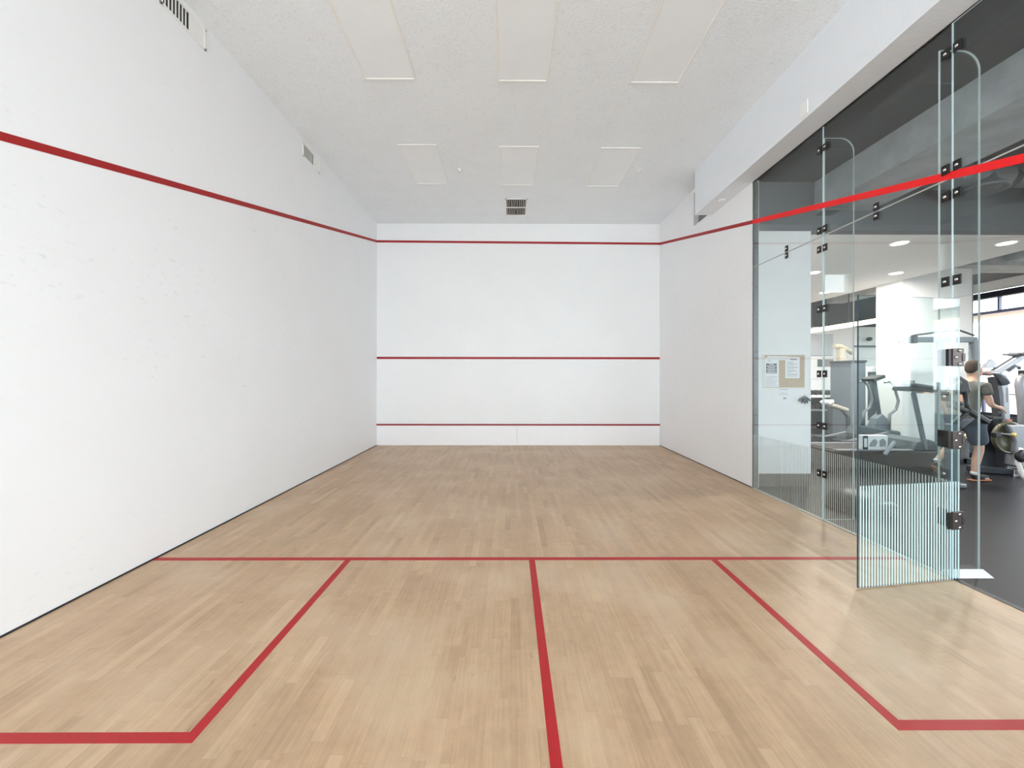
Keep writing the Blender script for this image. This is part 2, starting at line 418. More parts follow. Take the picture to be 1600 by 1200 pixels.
# ------------------------------------------------------------------ ceiling fixtures
def troffer(x0, x1, y0, y1):
    c = Vector(((x0 + x1) / 2, (y0 + y1) / 2, H))
    r = thing('ceiling_light', '', 'ceiling light', c, 'recessed lamp panels in the court ceiling')
    w_ = .026
    MB().box(x0, x1, y0, y0 + w_, H - .012, H).box(x0, x1, y1 - w_, y1, H - .012, H).box(x0, x0 + w_, y0 + w_, y1 - w_, H - .012, H).box(x1 - w_, x1, y0 + w_, y1 - w_, H - .012, H).build('frame', M['trim'], r, .003)
    MB().box(x0 + w_, x1 - w_, y0 + w_, y1 - w_, H - .004, H).build('diffuser', M['diff'], r)
    return r
l0 = troffer(1.32, 1.915, 6.765, 7.955)
l0['label'] = 'unlit rectangular ceiling light in the far row, nearest the left wall'
c0 = Vector(l0.location)
for nm, dx, dy in (('unlit rectangular ceiling light in the far row, just behind the ceiling vent', 1.53, .035),
                   ('unlit rectangular ceiling light in the far row, nearest the right bulkhead', 3.07, .06),
                   ('unlit rectangular ceiling light in the near row, nearest the left wall', .0, -2.44),
                   ('unlit rectangular ceiling light in the near row, middle of the three', 1.54, -2.42),
                   ('unlit rectangular ceiling light in the near row, nearest the right bulkhead', 3.085, -2.405)):
    k = copy_tree(l0); k.location = c0 + Vector((dx, dy, 0)); k['label'] = nm

v = thing('ceiling_vent', 'square white framed vent with narrow blades in the court ceiling near front wall', 'vent', (3.13, 8.89, H))
x0, x1, y0, y1 = 2.905, 3.355, 8.50, 9.28
MB().box(x0, x1, y0, y0 + .03, H - .014, H).box(x0, x1, y1 - .03, y1, H - .014, H).box(x0, x0 + .03, y0, y1, H - .014, H).box(x1 - .03, x1, y0, y1, H - .014, H).box(x0, x1, 8.875, 8.905, H - .012, H).build('frame', M['trim'], v, .002)
MB().box(x0 + .03, x1 - .03, y0 + .03, y1 - .03, H - .002, H - .0005).build('backing', M['slot'], v)
mb = MB()
for a, b in ((y0 + .03, 8.875), (8.905, y1 - .03)):
    for i in range(10):
        x = x0 + .05 + i * .039
        tl = random.uniform(-.012, .012)
        mb.bar((x, a, H - .006), (x + tl, b, H - .006), .014, .006)
mb.build('blades', pm('grey_vent_blade', (176, 172, 170), .5), v)

def wall_vent(y0, y1, z0, z1, label):
    v = thing('wall_vent', label, 'vent', (0, (y0 + y1) / 2, (z0 + z1) / 2), 'air grilles high on the left wall')
    MB().box(0, .012, y0, y1, z0, z0 + .02).box(0, .012, y0, y1, z1 - .02, z1).box(0, .012, y0, y0 + .025, z0, z1).box(0, .012, y1 - .025, y1, z0, z1).build('frame', M['trim'], v, .002)
    MB().box(0, .002, y0 + .02, y0 + .3, z0 + .02, z1 - .02).build('backing', M['slot'], v)
    MB().box(0, .006, y0 + .3, y1 - .025, z0 + .02, z1 - .02).build('blank_plate', M['trim'], v)
    m = MB()
    for i in range(7): m.box(.002, .006, y0 + .044 + i * .036, y0 + .056 + i * .036, z0 + .02, z1 - .02)
    m.build('blades', M['trim'], v)
wall_vent(6.615, 7.12, 4.75, 4.955, 'white wall vent high on the left wall, further from camera')
wall_vent(4.33, 4.835, 4.76, 4.965, 'white wall vent high on the left wall, nearer and cut off by the top edge')

def sprinkler(x, y, z, label, up=True):
    o = MB().lathe((x, y, z), [(.045, 0), (.045, -.006), (.022, -.012), (.018, -.03), (.026, -.034), (.0, -.036)]).build('sprinkler_head', M['trim'])
    tag(o, label, 'sprinkler', 'sprinkler heads in the court ceiling')
sprinkler(2.164, 7.47, H, 'small white sprinkler head on ceiling, between left and middle far lights')
sprinkler(5.18, 7.49, H, 'small white sprinkler head on ceiling, right of the far right light')
o = MB().lathe((6.27, 6.93, 4.275), [(.05, 0), (.05, -.006), (.03, -.014), (0, -.015)]).build('ceiling_button', M['trim'])
tag(o, 'small round white disc under the far end of the bulkhead', 'fixture')
o = MB().box(6.11, 6.12, 5.02, 5.12, 4.31, 4.455).mat(1).box(6.108, 6.11, 5.045, 5.095, 4.335, 4.43).build('blank_plate', [M['trim'], M['paper']], None, .002)
tag(o, 'small white rectangular cover plate on the bulkhead above the glass', 'cover plate')

# ------------------------------------------------------------------ glass wall of the court
ZT, ZS, ZD = 4.268, 3.082, 2.157
TH = .012
struct(MB().box(W, W + .07, 6.372, 6.394, 0, ZT), 'trim_jamb', M['alu'])
mb = MB()
for z in (.25, .7, 1.02, 1.5, 1.9, 2.35, 2.8, 3.35, 3.8): mb.lathe((W + .04, 6.371, z), [(.008, 0), (.008, -.003), (0, -.003)], 'y', 10)
bo = mb.build('bolts', M['slot'], bpy.data.objects['trim_jamb'])
struct(MB().box(W - .004, W + .03, BK, 6.394, ZT, ZT + .012), 'trim_head', M['gap'])
struct(MB().box(W - .012, W + .02, 3.95, 6.394, 0, .008).box(W - .012, W + .02, 1.49, 2.9, 0, .008), 'trim_track', M['track'])
struct(MB().box(W, W + .045, 2.9, 3.95, -.1, .003), 'trim_threshold', M['thr'])

def panel(y0, y1, z0, z1, label, stripes=False, line=False, g='glass panels of the court side wall'):
    o = thing('glass_partition', label, 'glass panel', (W, (y0 + y1) / 2, z0), g)
    e = .0015
    gm = MB(); gm.box(W, W + TH, y0 + e, y1 - e, z0, z1)
    gm.mi = [0, 0, 1, 1, 1, 1]
    gm.build('pane', [M['glass'], M['edge']], o)
    if stripes:
        s = MB(); y = y0 + .006
        while y < y1 - .008:
            s.box(W - .0008, W - .0001, y, y + .0068, z0, .752); y += .025
        s.build('stripe_film', M['frit'], o)
    if line:
        side_line(o, W - .002, W, y0, y1, M['redg'], .062)
    return o
ys = [6.39, 5.18, 3.952]
panel(ys[1], ys[0], .006, ZS, 'lower clear glass panel with striped foot, next to the solid side wall', True, False)
panel(ys[2], ys[1], .006, ZS, 'lower clear glass panel with striped foot, behind the opened glass door', True, False)
pa1 = panel(ys[1], ys[0], ZS, ZT, 'upper glass panel with red tape, next to the solid side wall', False, True)
pa2 = panel(ys[2], ys[1], ZS, ZT, 'upper glass panel with red tape, between the two glass fins', False, True)
oh = thing('glass_partition', '', 'glass panel', (W, 3.43, ZD), 'glass panels of the court side wall')
oh['label'] = 'glass panel above the open doorway, at the right edge of the photo'
gm = MB().box(W, W + TH, 2.9, ys[2] - .002, ZD, ZS - .002); gm.mi = [0, 0, 1, 1, 1, 1]
gm.build('pane', [M['glass'], M['edge']], oh)
yc = (ZS - 2.100) * L / 2.472
side_line(oh, W - .002, W, 2.9, yc, M['redg'], .062)
ou = thing('glass_partition', 'topmost glass panel over the doorway, right of the larger glass fin', 'glass panel', (W, 3.43, ZS), 'glass panels of the court side wall')
gm = MB().box(W, W + TH, 2.75, ys[2] - .002, ZS + .002, ZT - .001); gm.mi = [0, 0, 1, 1, 1, 1]
gm.build('pane', [M['glass'], M['edge']], ou)
side_line(ou, W - .002, W, yc, ys[2], M['redg'], .062)
oo = panel(1.5, 2.9, .006, ZS, 'lower glass panel nearer the camera than the doorway', True, False)
side_line(oo, W - .002, W, 1.5, 2.9, M['redg'], .062)

for oj, ya_, yb_ in ((pa1, ys[1], ys[0]), (pa2, ys[2], ys[1]), (ou, 2.75, ys[2])):
    MB().box(W - .0015, W + TH, ya_, yb_, ZS - .003, ZS + .005).build('silicone_joint', M['seal'], oj)
def clamp_pair(parent, x, y, z, wy=.055, hz=.075, gap=.012, left=True, right=True):
    for s, ok in ((1, left), (-1, right)):
        if not ok: continue
        a, b = (y + gap, y + gap + wy) if s > 0 else (y - gap - wy, y - gap)
        cl = MB().box(x - .010, x - .0015, a, b, z - hz / 2, z + hz / 2).build('clamp', M['clamp'], parent, .002)
        MB().lathe((x - .010, (a + b) / 2, z), [(.013, 0), (.012, -.006), (.006, -.010), (0, -.011)], 'x', 14).build('bolt', M['chrome'], cl)

def fin(y, label, clamps, zt=4.145):
    o = thing('glass_fin', label, 'glass fin', (6.43, y, 0), 'glass fins bracing the court side wall')
    xa, xb, r = 6.425, 6.745, .15
    P = [(xa, y, .004), (xb, y, .004), (xb, y, zt - r)]
    for k in range(1, 11):
        a = math.pi / 2 * k / 10; P.append((xb - r + r * math.cos(a), y, zt - r + r * math.sin(a)))
    P.append((xa, y, zt))
    g = MB().prism(P, (0, .015, 0)); g.mi = [0, 0] + [1] * (len(g.f) - 2)
    g.build('pane', [M['glass'], M['edge']], o)
    return o
f1 = fin(5.175, 'slimmer round-topped glass fin between the two fixed glass panels, farther from camera', None)
for z in (4.03, 3.15, 2.945, 2.29, 1.585, 1.02, .50): clamp_pair(f1, W, 5.18, z)
f2 = fin(4.05, 'round-topped glass fin beside the door hinges, standing on a white floor plate', None)
for z in (4.06, 3.16, 2.95, 2.29): clamp_pair(f2, W, 3.95, z, .055)
for z in (1.40, .80): clamp_pair(f2, W, 3.95, z, .055, right=False)
for y, pp in ((5.72, pa1), (4.56, pa2)):
    for dz in (-.042, .042):
        cl = MB().box(W - .010, W - .0015, y - .025, y + .025, ZS + dz - .036, ZS + dz + .036).build('clamp', M['clamp'], pp, .002)
        MB().lathe((W - .010, y, ZS + dz), [(.013, 0), (.012, -.006), (.006, -.010), (0, -.011)], 'x', 14).build('bolt', M['chrome'], cl)
o = MB().prism([(6.43, 3.955, .001), (6.43, 4.045, .001), (6.43, 4.045, .028), (6.43, 4.03, .036)], (.315, 0, 0)).build('base_plate', M['trim'], f2, .002)

# open door
P0 = Vector((5.558, 3.815, 0)); P1 = Vector((6.452, 3.945, 0))
dd = (P1 - P0).normalized(); nn = Vector((dd.y, -dd.x, 0))          # nn points to the camera
door = thing('glass_door', 'frameless glass court door swung open into the court, striped foot', 'door', P1)
DL = (P1 - P0).length
DM = Matrix(((dd.x, nn.x, 0, P0.x), (dd.y, nn.y, 0, P0.y), (0, 0, 1, 0), (0, 0, 0, 1)))
g = MB().box(0, DL, -.006, .006, .008, 2.150, DM); g.mi = [1, 2, 0, 0, 1, 1]
# faces 0,1 are the ends: free edge dark blue seen through the thickness, hinge edge pale
g.build('pane', [M['dglass'], M['edged'], M['edge']], door)
s = MB(); x = .012
while x < DL - .008:
    s.box(x, x + .0095, .006, .0066, .010, .752, DM); x += .025
s.build('stripe_film', M['fritd'], door)
for z in (1.70, 1.07, .458):
    h = MB().box(DL - .085, DL + .018, .007, .022, z - .068, z + .068, DM).build('hinge', M['hinge'], door, .003)
    b = MB()
    for bx, bz in ((DL - .064, 0), (DL - .03, .05), (DL - .03, -.05)):
        c = DM @ Vector((bx, .022, z + bz))
        b.tube([c, c + nn * .006, c + nn * .010], [.011, .010, .003], 12)
    b.build('bolt', M['chrome'], h)
    MB().box(DL - .118, DL - .095, .007, .016, z - .064, z + .064, DM).build('hinge_leaf', M['clamp'], h, .002)
    MB().box(DL - .002, DL + .022, .022, .026, z - .030, z + .030, DM).build('spring_cover', M['hinge'], h, .001)
    MB().box(W - .012, W - .001, 3.965, 4.04, z - .066, z + .066).build('wall_leaf', M['clamp'], h, .002)

# ------------------------------------------------------------------ gym shell
GX = 16.0
gf = struct(MB().box(W, GX + .3, -0.95, 13.6, -.1, 0), 'floor_gym', M['rubber'])
struct(MB().box(W + .55, GX + .2, -0.95, 6.43, 4.30, 4.4).box(W + .03, W + .55, -0.95, 6.43, 4.30, 4.4), 'ceiling_gym', M['gdark'])
struct(MB().box(7.3, 8.08, -0.95, 6.43, 3.90, 4.30), 'trim_beam', M['conc'])
struct(MB().box(W + .09, 16.1, 6.43, 6.58, 3.616, 4.32), 'wall_header', M['header'])
struct(MB().box(W + .2, 11.335, 6.58, 13.5, 3.61, 3.75), 'ceiling_lowered', M['gceil'])
struct(MB().box(11.335, 16.2, 6.58, 13.5, 4.15, 4.25).box(11.335, 11.45, 6.58, 13.5, 3.75, 4.15), 'ceiling_concrete', M['gdark'])
struct(MB().box(11.45, 16.0, 8.9, 9.5, 3.86, 4.15).box(11.45, 16.0, 7.2, 7.45, 3.98, 4.15).box(13.2, 13.7, 6.7, 13.4, 3.92, 4.15), 'trim_concrete_beam', M['conc'])
struct(MB().box(W + .07, 7.268, 6.45, 6.6, .185, 3.616), 'wall_notice', M['gwhite'])
struct(MB().box(W + .07, 7.258, 6.462, 6.59, 0, .185), 'baseboard_notice', pm('dark_kick_board', (92, 84, 76), .6))
struct(MB().box(W + .09, W + .2, 6.6, 13.6, 0, 4.2), 'wall_partition', M['gwhite'])
struct(MB().box(W + .2, GX, 13.4, 13.55, 0, 3.17), 'wall_far', M['gwhite'])
struct(MB().box(W + .2, GX, 13.55, 13.7, 3.0, 4.2), 'wall_far_upper', M['gdark'])
struct(MB().box(11.30, 12.78, 9.13, 9.72, 0, 3.86), 'wall_column', M['gwhite'])
struct(MB().box(12.78, 12.8, 9.125, 9.14, 0, 3.7).box(11.28, 12.80, 9.115, 9.13, 0, .1), 'trim_column', M['mgrey'])
# window wall on the far right
wg = struct(MB().box(GX, GX + .12, -0.95, 13.4, 0, .53), 'wall_window_sill', M['dgrey'])
struct(MB().box(GX, GX + .12, -0.95, 13.4, 3.06, 3.27), 'wall_window_band', M['gwhite'])
struct(MB().box(GX - .06, GX + .12, -0.95, 13.4, 3.70, 3.86), 'trim_window_head', M['frame'])
struct(MB().box(GX, GX + .12, -0.95, 13.4, 3.9, 4.35), 'wall_window_top', M['gwhite'])
struct(MB().box(GX - .04, GX + .1, -0.95, 13.4, 3.27, 3.345), 'trim_window_sill', M['frameg'])
w1 = struct(MB().box(GX + .02, GX + .08, -0.9, -0.84, 3.345, 3.70), 'window_1', M['frameg'])
mb = MB()
for i in range(18): mb.box(GX + .01, GX + .09, -.18 + i * .76, -.14 + i * .76, 3.345, 3.70)
mb.build('mullions', M['frameg'], w1)
MB().box(GX + .045, GX + .051, -0.95, 13.4, 3.345, 3.70).build('window_pane', M['win'], w1)
w2 = struct(MB().box(GX + .02, GX + .08, -0.95, 13.4, .53, .60), 'window_2', M['frame'])
mb = MB()
for i in range(7): mb.box(GX + .01, GX + .07, -.75 + i * 2.05, -.70 + i * 2.05, .6, 1.42)
mb.build('mullions', M['frameg'], w2)
MB().box(GX + .045, GX + .051, -0.95, 13.4, .60, 3.06).build('window_pane', M['win'], w2)
MB().box(GX - .02, GX + .02, -0.95, 13.4, 1.095, 1.115).build('rail', M['frame'], w2)
# back of the gym, behind the camera
GB = -0.8
struct(MB().box(W + .1, 7.0, GB - .15, GB, 0, 3.78).box(10.4, 11.95, GB - .15, GB, 0, 3.78).box(7.0, 10.4, GB - .15, GB, 0, .5).box(7.0, 10.4, GB - .15, GB, 3.5, 3.78).box(W + .1, 11.2, GB - .15, GB, 3.78, 4.3).box(11.95, 12.2, GB - .15, GB, 0, 4.3), 'wall_gym_back', M['gwhite'])
struct(MB().box(12.2, 14.3, GB - .15, GB, 0, 4.3).box(15.35, GX, GB - .15, GB, 0, 4.3).box(14.3, 15.35, GB - .15, GB, 0, 1.28).box(14.3, 15.35, GB - .15, GB, 3.8, 4.3), 'wall_gym_back_grey', M['header'])
w5 = struct(MB().box(14.3, 15.35, GB - .12, GB - .06, 1.28, 1.31), 'window_5', M['frame'])
MB().box(14.3, 15.35, GB - .095, GB - .089, 1.31, 3.8).build('window_pane', M['win'], w5)
w4 = struct(MB().box(7.0, 10.4, GB - .12, GB - .06, .5, .54).box(8.68, 8.72, GB - .12, GB - .06, .54, 3.5), 'window_fill', M['frame'])  # unseen window added to brighten the notice wall
MB().box(7.0, 10.4, GB - .095, GB - .089, .54, 3.5).build('window_pane', M['win'], w4)
w3 = struct(MB().box(11.2, 11.95, GB - .12, GB - .06, 3.78, 3.80), 'window_3', M['frame'])
MB().box(11.2, 11.95, GB - .095, GB - .089, 3.8, 4.3).build('window_pane', M['win'], w3)
# ground outside
g = struct(MB().box(GX + .2, 90, -40, 60, -.6, -.5), 'floor_outside', M['out'])
struct(MB().box(-30, GX, -30, -3.8, -.6, -.5), 'floor_terrace', pm('pale_terrace', (232, 232, 230), .8))

# warm linear lamps
o = MB().box(GX - .12, GX - .001, -.7, 13.3, 2.945, 3.055).build('linear_light', M['warm']); tag(o, 'long warm strip light along the top of the gym window wall', 'strip light', 'warm strip lights in the gym')
o = MB().box(12.26, 12.42, 9.9, 13.3, 2.94, 3.04).build('linear_light', M['warm']); tag(o, 'shorter warm strip light running behind the white column to the far wall', 'strip light', 'warm strip lights in the gym')
for y in (10.3, 11.6, 12.9): MB().box(12.33, 12.35, y, y + .02, 3.04, 4.15).build('hanging_rod', M['dsteel'], o)

# recessed downlights
dl = thing('downlight', 'round glowing downlight nearest the dark header, left of the two in front row', 'downlight', (8.99, 6.91, 3.61), 'downlights in the lowered gym ceiling')
MB().lathe((8.99, 6.91, 3.61), [(.125, 0), (.122, -.006), (.10, -.004), (.10, -.002)]).build('trim_ring', M['trim'], dl)
MB().lathe((8.99, 6.91, 3.608), [(.10, 0), (.098, -.004), (0, -.005)]).build('lamp', M['down'], dl)
def lamp_light(x, y, parent):
    l = bpy.data.lights.new('downlight_light', 'AREA'); l.shape = 'DISK'; l.size = .2; l.energy = 36; l.color = (1, .93, .86)
    o = bpy.data.objects.new('downlight_light', l); o.location = Vector((x, y, 3.598)) - parent_loc(parent); o.parent = parent; C.objects.link(o)
lamp_light(8.99, 6.91, dl)
for x, y, lb in ((10.63, 6.9, 'round glowing downlight nearest the dark header, at the right edge of the photo'),
                 (8.99, 8.59, 'round glowing downlight in second row, beside the white notice wall'),
                 (10.65, 8.62, 'round glowing downlight in second row, above the white column'),
                 (10.66, 10.36, 'small round downlight in the farthest visible row')):
    k = copy_tree(dl); k.location = (x, y, 3.61); k['label'] = lb

# ceiling duct with round diffuser
d = thing('air_duct', 'dark round ceiling duct ending in a round diffuser under the gym ceiling', 'air duct', (9.1, 5.98, 4.3))
MB().lathe((8.5, 5.98, 4.14), [(.15, 0), (.15, .9)], 'x', 24).build('pipe', M['duct'], d)
MB().lathe((9.1, 5.98, 3.95), [(.15, .34), (.15, .12), (.25, .04), (.26, .0), (.235, .0), (.20, .035), (.17, .035), (.14, .0), (.12, .0), (.10, .03), (.06, .03), (.04, 0), (0, 0)], 'z', 36).build('diffuser', M['duct'], d)
for x in (9.36, 8.6): MB().box(x, x + .03, 5.96, 6.0, 4.25, 4.3).build('hanger', M['duct'], d)
d = thing('air_duct', 'dark ceiling duct section with a diffuser, cut off by the right photo edge', 'air duct', (10.0, 5.9, 4.3))
MB().lathe((9.62, 6.05, 4.16), [(.11, 0), (.11, 1.2)], 'x', 24).build('pipe', M['duct'], d)
MB().lathe((10.15, 6.05, 3.97), [(.13, .31), (.13, .1), (.24, .03), (.25, 0), (.21, 0), (.17, .03), (0, .03)], 'z', 32).build('diffuser', M['duct'], d)
o = MB().box(8.3, 8.9, 5.6, 5.75, 4.285, 4.30).build('ceiling_grille', M['slot']); tag(o, 'narrow dark grille in the gym ceiling left of the round duct', 'vent')

# ------------------------------------------------------------------ notice board wall
YN = 6.45
nb = thing('notice_board', 'white framed cork notice board on the white wall behind the glass', 'notice board', (6.88, YN, 1.63))
MB().box(6.585, 7.175, YN - .010, YN, 1.40, 1.865).build('cork_sheet', M['cork'], nb)
MB().box(6.575, 7.185, YN - .018, YN, 1.385, 1.402).box(6.575, 7.185, YN - .018, YN, 1.862, 1.88).box(6.575, 6.592, YN - .018, YN, 1.402, 1.862).box(7.168, 7.185, YN - .018, YN, 1.402, 1.862).build('frame', M['trim'], nb, .002)
def sheet(x0, x1, z0, z1, y, label, lines=(), block=None, mark=None):
    r = thing('paper_notice', label, 'paper notice', ((x0 + x1) / 2, y, z0), 'paper notices around the cork board')
    MB().box(x0, x1, y - .001, y, z0, z1).build('sheet', M['paper'], r)
    m = MB()
    for (a, b, z, h) in lines: m.box(x0 + a * (x1 - x0), x0 + b * (x1 - x0), y - .0016, y - .001, z0 + z * (z1 - z0), z0 + z * (z1 - z0) + h)
    if lines: m.build('printed_lines', M['ink'], r)
    if block:
        a, b, c, e = block
        m = MB().box(x0 + a * (x1 - x0), x0 + b * (x1 - x0), y - .0016, y - .001, z0 + c * (z1 - z0), z0 + e * (z1 - z0))
        m.mat(1)
        for i in range(6):
            zz = z0 + (c + (e - c) * (i + .3) / 6) * (z1 - z0)
            k = (.04, .10, .04, .12, .04, .2)[i]
            m.box(x0 + (a + k) * (x1 - x0), x0 + (b - k) * (x1 - x0), y - .0022, y - .0016, zz, zz + .010)
        m.build('printed_block', [M['dink'], M['paper']], r)
    if mark:
        MB().tube([(x0 + .32 * (x1 - x0), y - .002, z1 - .02), (x0 + .29 * (x1 - x0), y - .002, z1 - .045), (x0 + .45 * (x1 - x0), y - .002, z1 - .05)], .0025, 6).build('emblem', M['dink'], r)
sheet(6.60, 6.805, 1.41, 1.825, YN - .012, 'tall paper sheet with a dark grey printed block, left on the cork board',
      [(.1, .85, .06, .004), (.1, .8, .13, .004), (.1, .85, .20, .004), (.1, .7, .27, .004), (.1, .85, .34, .004)], (.12, .85, .46, .80), True)
sheet(6.64, 6.93, 1.79, 1.845, YN - .015, 'narrow white paper strip pinned along the top of the cork board')
sheet(6.895, 7.10, 1.535, 1.835, YN - .012, 'curling paper sheet with printed lines, right on the cork board',
      [(.35, .8, .86, .014), (.15, .55, .72, .006), (.15, .85, .66, .004), (.15, .6, .60, .004), (.15, .85, .50, .007), (.15, .6, .43, .004), (.15, .8, .33, .007), (.15, .5, .26, .004), (.15, .85, .17, .007), (.15, .8, .09, .005)])
sheet(6.79, 7.0, 1.14, 1.405, YN - .003, 'white paper sheet taped below the cork board',
      [(.15, .7, .88, .005), (.2, .6, .72, .003), (.15, .75, .62, .005), (.4, .6, .38, .02)])
sheet(6.745, 6.80, 1.13, 1.39, YN - .0018, 'pale blank paper strip half hidden behind the taped sheet')
k = thing('key_bunch', 'dark bunch of tags hanging from a hook right of the notice board', 'keys', (7.17, YN, 1.30))
MB().tube([(7.17, YN, 1.30), (7.17, YN - .03, 1.30), (7.17, YN - .035, 1.31)], .004, 8).build('hook', M['chrome'], k)
for i, a in enumerate((-52, -24, 0, 22, 50)):
    c = Vector((7.17, YN - .025 + .003 * i, 1.285)); dv = Vector((math.sin(R(a)), 0, -math.cos(R(a))))
    MB().tube([c, c + dv * .03, c + dv * .085, c + dv * .115], [.003, .012, .014, .004], 8).build('tag', M['dgrey'], k)

# ------------------------------------------------------------------ gym equipment
def P(u, v, y): return at(u, v, y)

# black dome trainer close behind the glass
d = thing('balance_dome', 'low black dome trainer on the floor behind the striped glass foot', 'balance trainer', (7.10, 5.55, 0))
MB().lathe((7.10, 5.55, 0), [(.31, 0), (.315, .03), (.30, .04)], 'z', 36).build('platform', M['black'], d)
MB().lathe((7.10, 5.55, 0), [(.30, .04), (.285, .10), (.24, .155), (.17, .195), (.09, .215), (0, .22)], 'z', 36).build('dome', M['black'], d)
MB().prism([(7.09, 5.2, .17), (7.25, 5.24, .165), (7.36, 5.3, .115), (7.35, 5.32, .095), (7.24, 5.26, .14), (7.09, 5.22, .155)], (0, .03, .0)).build('handle', M['lsteel'], d)

# treadmill
ty = 7.18
t_ = thing('treadmill', 'grey treadmill seen from its side behind the opened glass door', 'treadmill', (9.1, ty + .35, 0))
MB().box(8.22, 9.95, ty, ty + .75, .10, .36).build('deck', pm('dark_treadmill_body', (58, 54, 54), .4), t_, .02)
MB().box(8.30, 9.45, ty + .09, ty + .66, .361, .37).build('belt', M['black'], t_)
for yy in (ty, ty + .67): MB().box(8.26, 9.50, yy, yy + .08, .36, .385).build('side_rail', M['steel'], t_, .006)
MB().prism([(9.50, ty + .04, .36), (9.94, ty + .04, .36), (9.92, ty + .04, .50), (9.80, ty + .04, .54), (9.60, ty + .04, .50)], (0, .67, 0)).build('motor_hood', M['dgrey'], t_, .02)
for yy in (ty + .05,):
    MB().bar((9.74, yy, .38), (9.53, yy, 1.36), .045, .06).build('upright', M['mgrey'], t_, .01)
MB().tube([(9.38, ty + .03, 1.42), (9.50, ty + .03, 1.43), (9.92, ty + .03, 1.37)], [.03, .035, .035], 12).build('handrail', M['dsteel'], t_)
cs = MB().prism([(9.48, ty + .02, 1.33), (9.90, ty + .02, 1.30), (9.93, ty + .02, 1.36), (9.52, ty + .02, 1.42)], (0, .34, 0)).build('console', M['dsteel'], t_, .02)
MB().prism([(9.60, ty + .15, 1.415), (9.67, ty + .15, 1.50), (9.69, ty + .15, 1.49), (9.64, ty + .15, 1.40)], (0, .18, 0)).build('display', M['black'], cs, .01)
MB().bar((9.50, ty + .05, 1.31), (9.86, ty + .05, 1.30), .02, .03).build('crossbar', M['chrome'], t_)
for x in (8.32, 9.88): MB().box(x, x + .08, ty + .05, ty + .70, 0, .1).build('foot', M['black'], t_, .01)

# carton on the treadmill
b = thing('carton', 'white carton printed with a grey picture, lying on the treadmill behind the glass', 'box', (8.90, 7.25, .386))
c = P(1348, 703, 7.12); e = P(1390, 681, 7.12)
z0 = .386
bb = MB().box(8.70, 9.10, 7.20, 7.30, z0 , z0 + .225).build('box_body', M['paper'], b, .003)
MB().box(8.695, 8.775, 7.197, 7.201, z0, z0 + .225).mat(1).box(8.712, 8.758, 7.193, 7.198, z0 + .04, z0 + .18).build('dark_label', [M['black'], M['paper']], b)
MB().prism([(8.80, 7.197, z0 + .05), (8.90, 7.197, z0 + .05), (8.93, 7.197, z0 + .12), (8.90, 7.197, z0 + .17), (8.85, 7.197, z0 + .15), (8.81, 7.197, z0 + .10)], (0, .003, 0)).prism([(8.97, 7.197, z0 + .04), (9.06, 7.197, z0 + .06), (9.07, 7.197, z0 + .13), (9.02, 7.197, z0 + .18), (8.96, 7.197, z0 + .14)], (0, .003, 0)).build('printed_picture', M['photo'], b)
o = MB().bar((8.97, 7.12, .32), (9.13, 7.12, .53), .05, .035).build('white_bar', M['lsteel'], None, .008)
tag(o, 'short white bar leaning against the carton on the treadmill', 'bar')

# elliptical trainer beyond the treadmill
ey = 8.6
e_ = thing('elliptical_trainer', 'grey elliptical trainer with bent moving handles behind the treadmill', 'elliptical trainer', (9.9, ey, 0))
P0_, P1_ = P(1345, 700, ey), P(1417, 670, ey)
MB().prism([(9.75, ey - .12, .12), (10.62, ey - .12, .12), (10.62, ey - .12, .50), (10.45, ey - .12, .52), (9.80, ey - .12, .62), (9.72, ey - .12, .45)], (0, .24, 0)).build('shroud', M['dgrey'], e_, .03)
MB().prism([(10.12, ey - .08, .55), (10.48, ey - .08, .50), (10.42, ey - .08, .72), (10.30, ey - .08, .84), (10.18, ey - .08, .74)], (0, .16, 0)).build('mast_cover', M['mgrey'], e_, .02)
MB().tube([(10.30, ey, .8), (10.22, ey, 1.35), (10.2, ey, 1.5)], .035).build('mast', M['mgrey'], e_)
MB().prism([(10.08, ey - .14, 1.46), (10.30, ey - .14, 1.54), (10.28, ey - .14, 1.60), (10.06, ey - .14, 1.52)], (0, .28, 0)).build('console', M['black'], e_, .01)
for s_ in (-1, 1):
    yy = ey + s_ * .27
    MB().tube([(10.14, yy, 1.45), (10.25, yy, 1.47), (10.33, yy, 1.38), (10.41, yy, 1.10), (10.36, yy, .93), (10.24, yy, .84), (10.22, yy, .55)], [.018, .022, .024, .024, .024, .026, .03]).build('moving_handle', M['steel'], e_)
    MB().bar((10.22, yy, .5), (9.3, yy, .3), .05, .04).build('pedal_arm', M['steel'], e_, .008)
    MB().box(9.25, 9.62, yy - .08, yy + .08, .32, .35).build('pedal', M['black'], e_, .01)
MB().box(9.2, 9.28, ey - .35, ey + .35, 0, .10).box(10.4, 10.48, ey - .35, ey + .35, 0, .12).box(9.2, 10.48, ey - .05, ey + .05, .04, .13).build('base_frame', M['dsteel'], e_, .01)

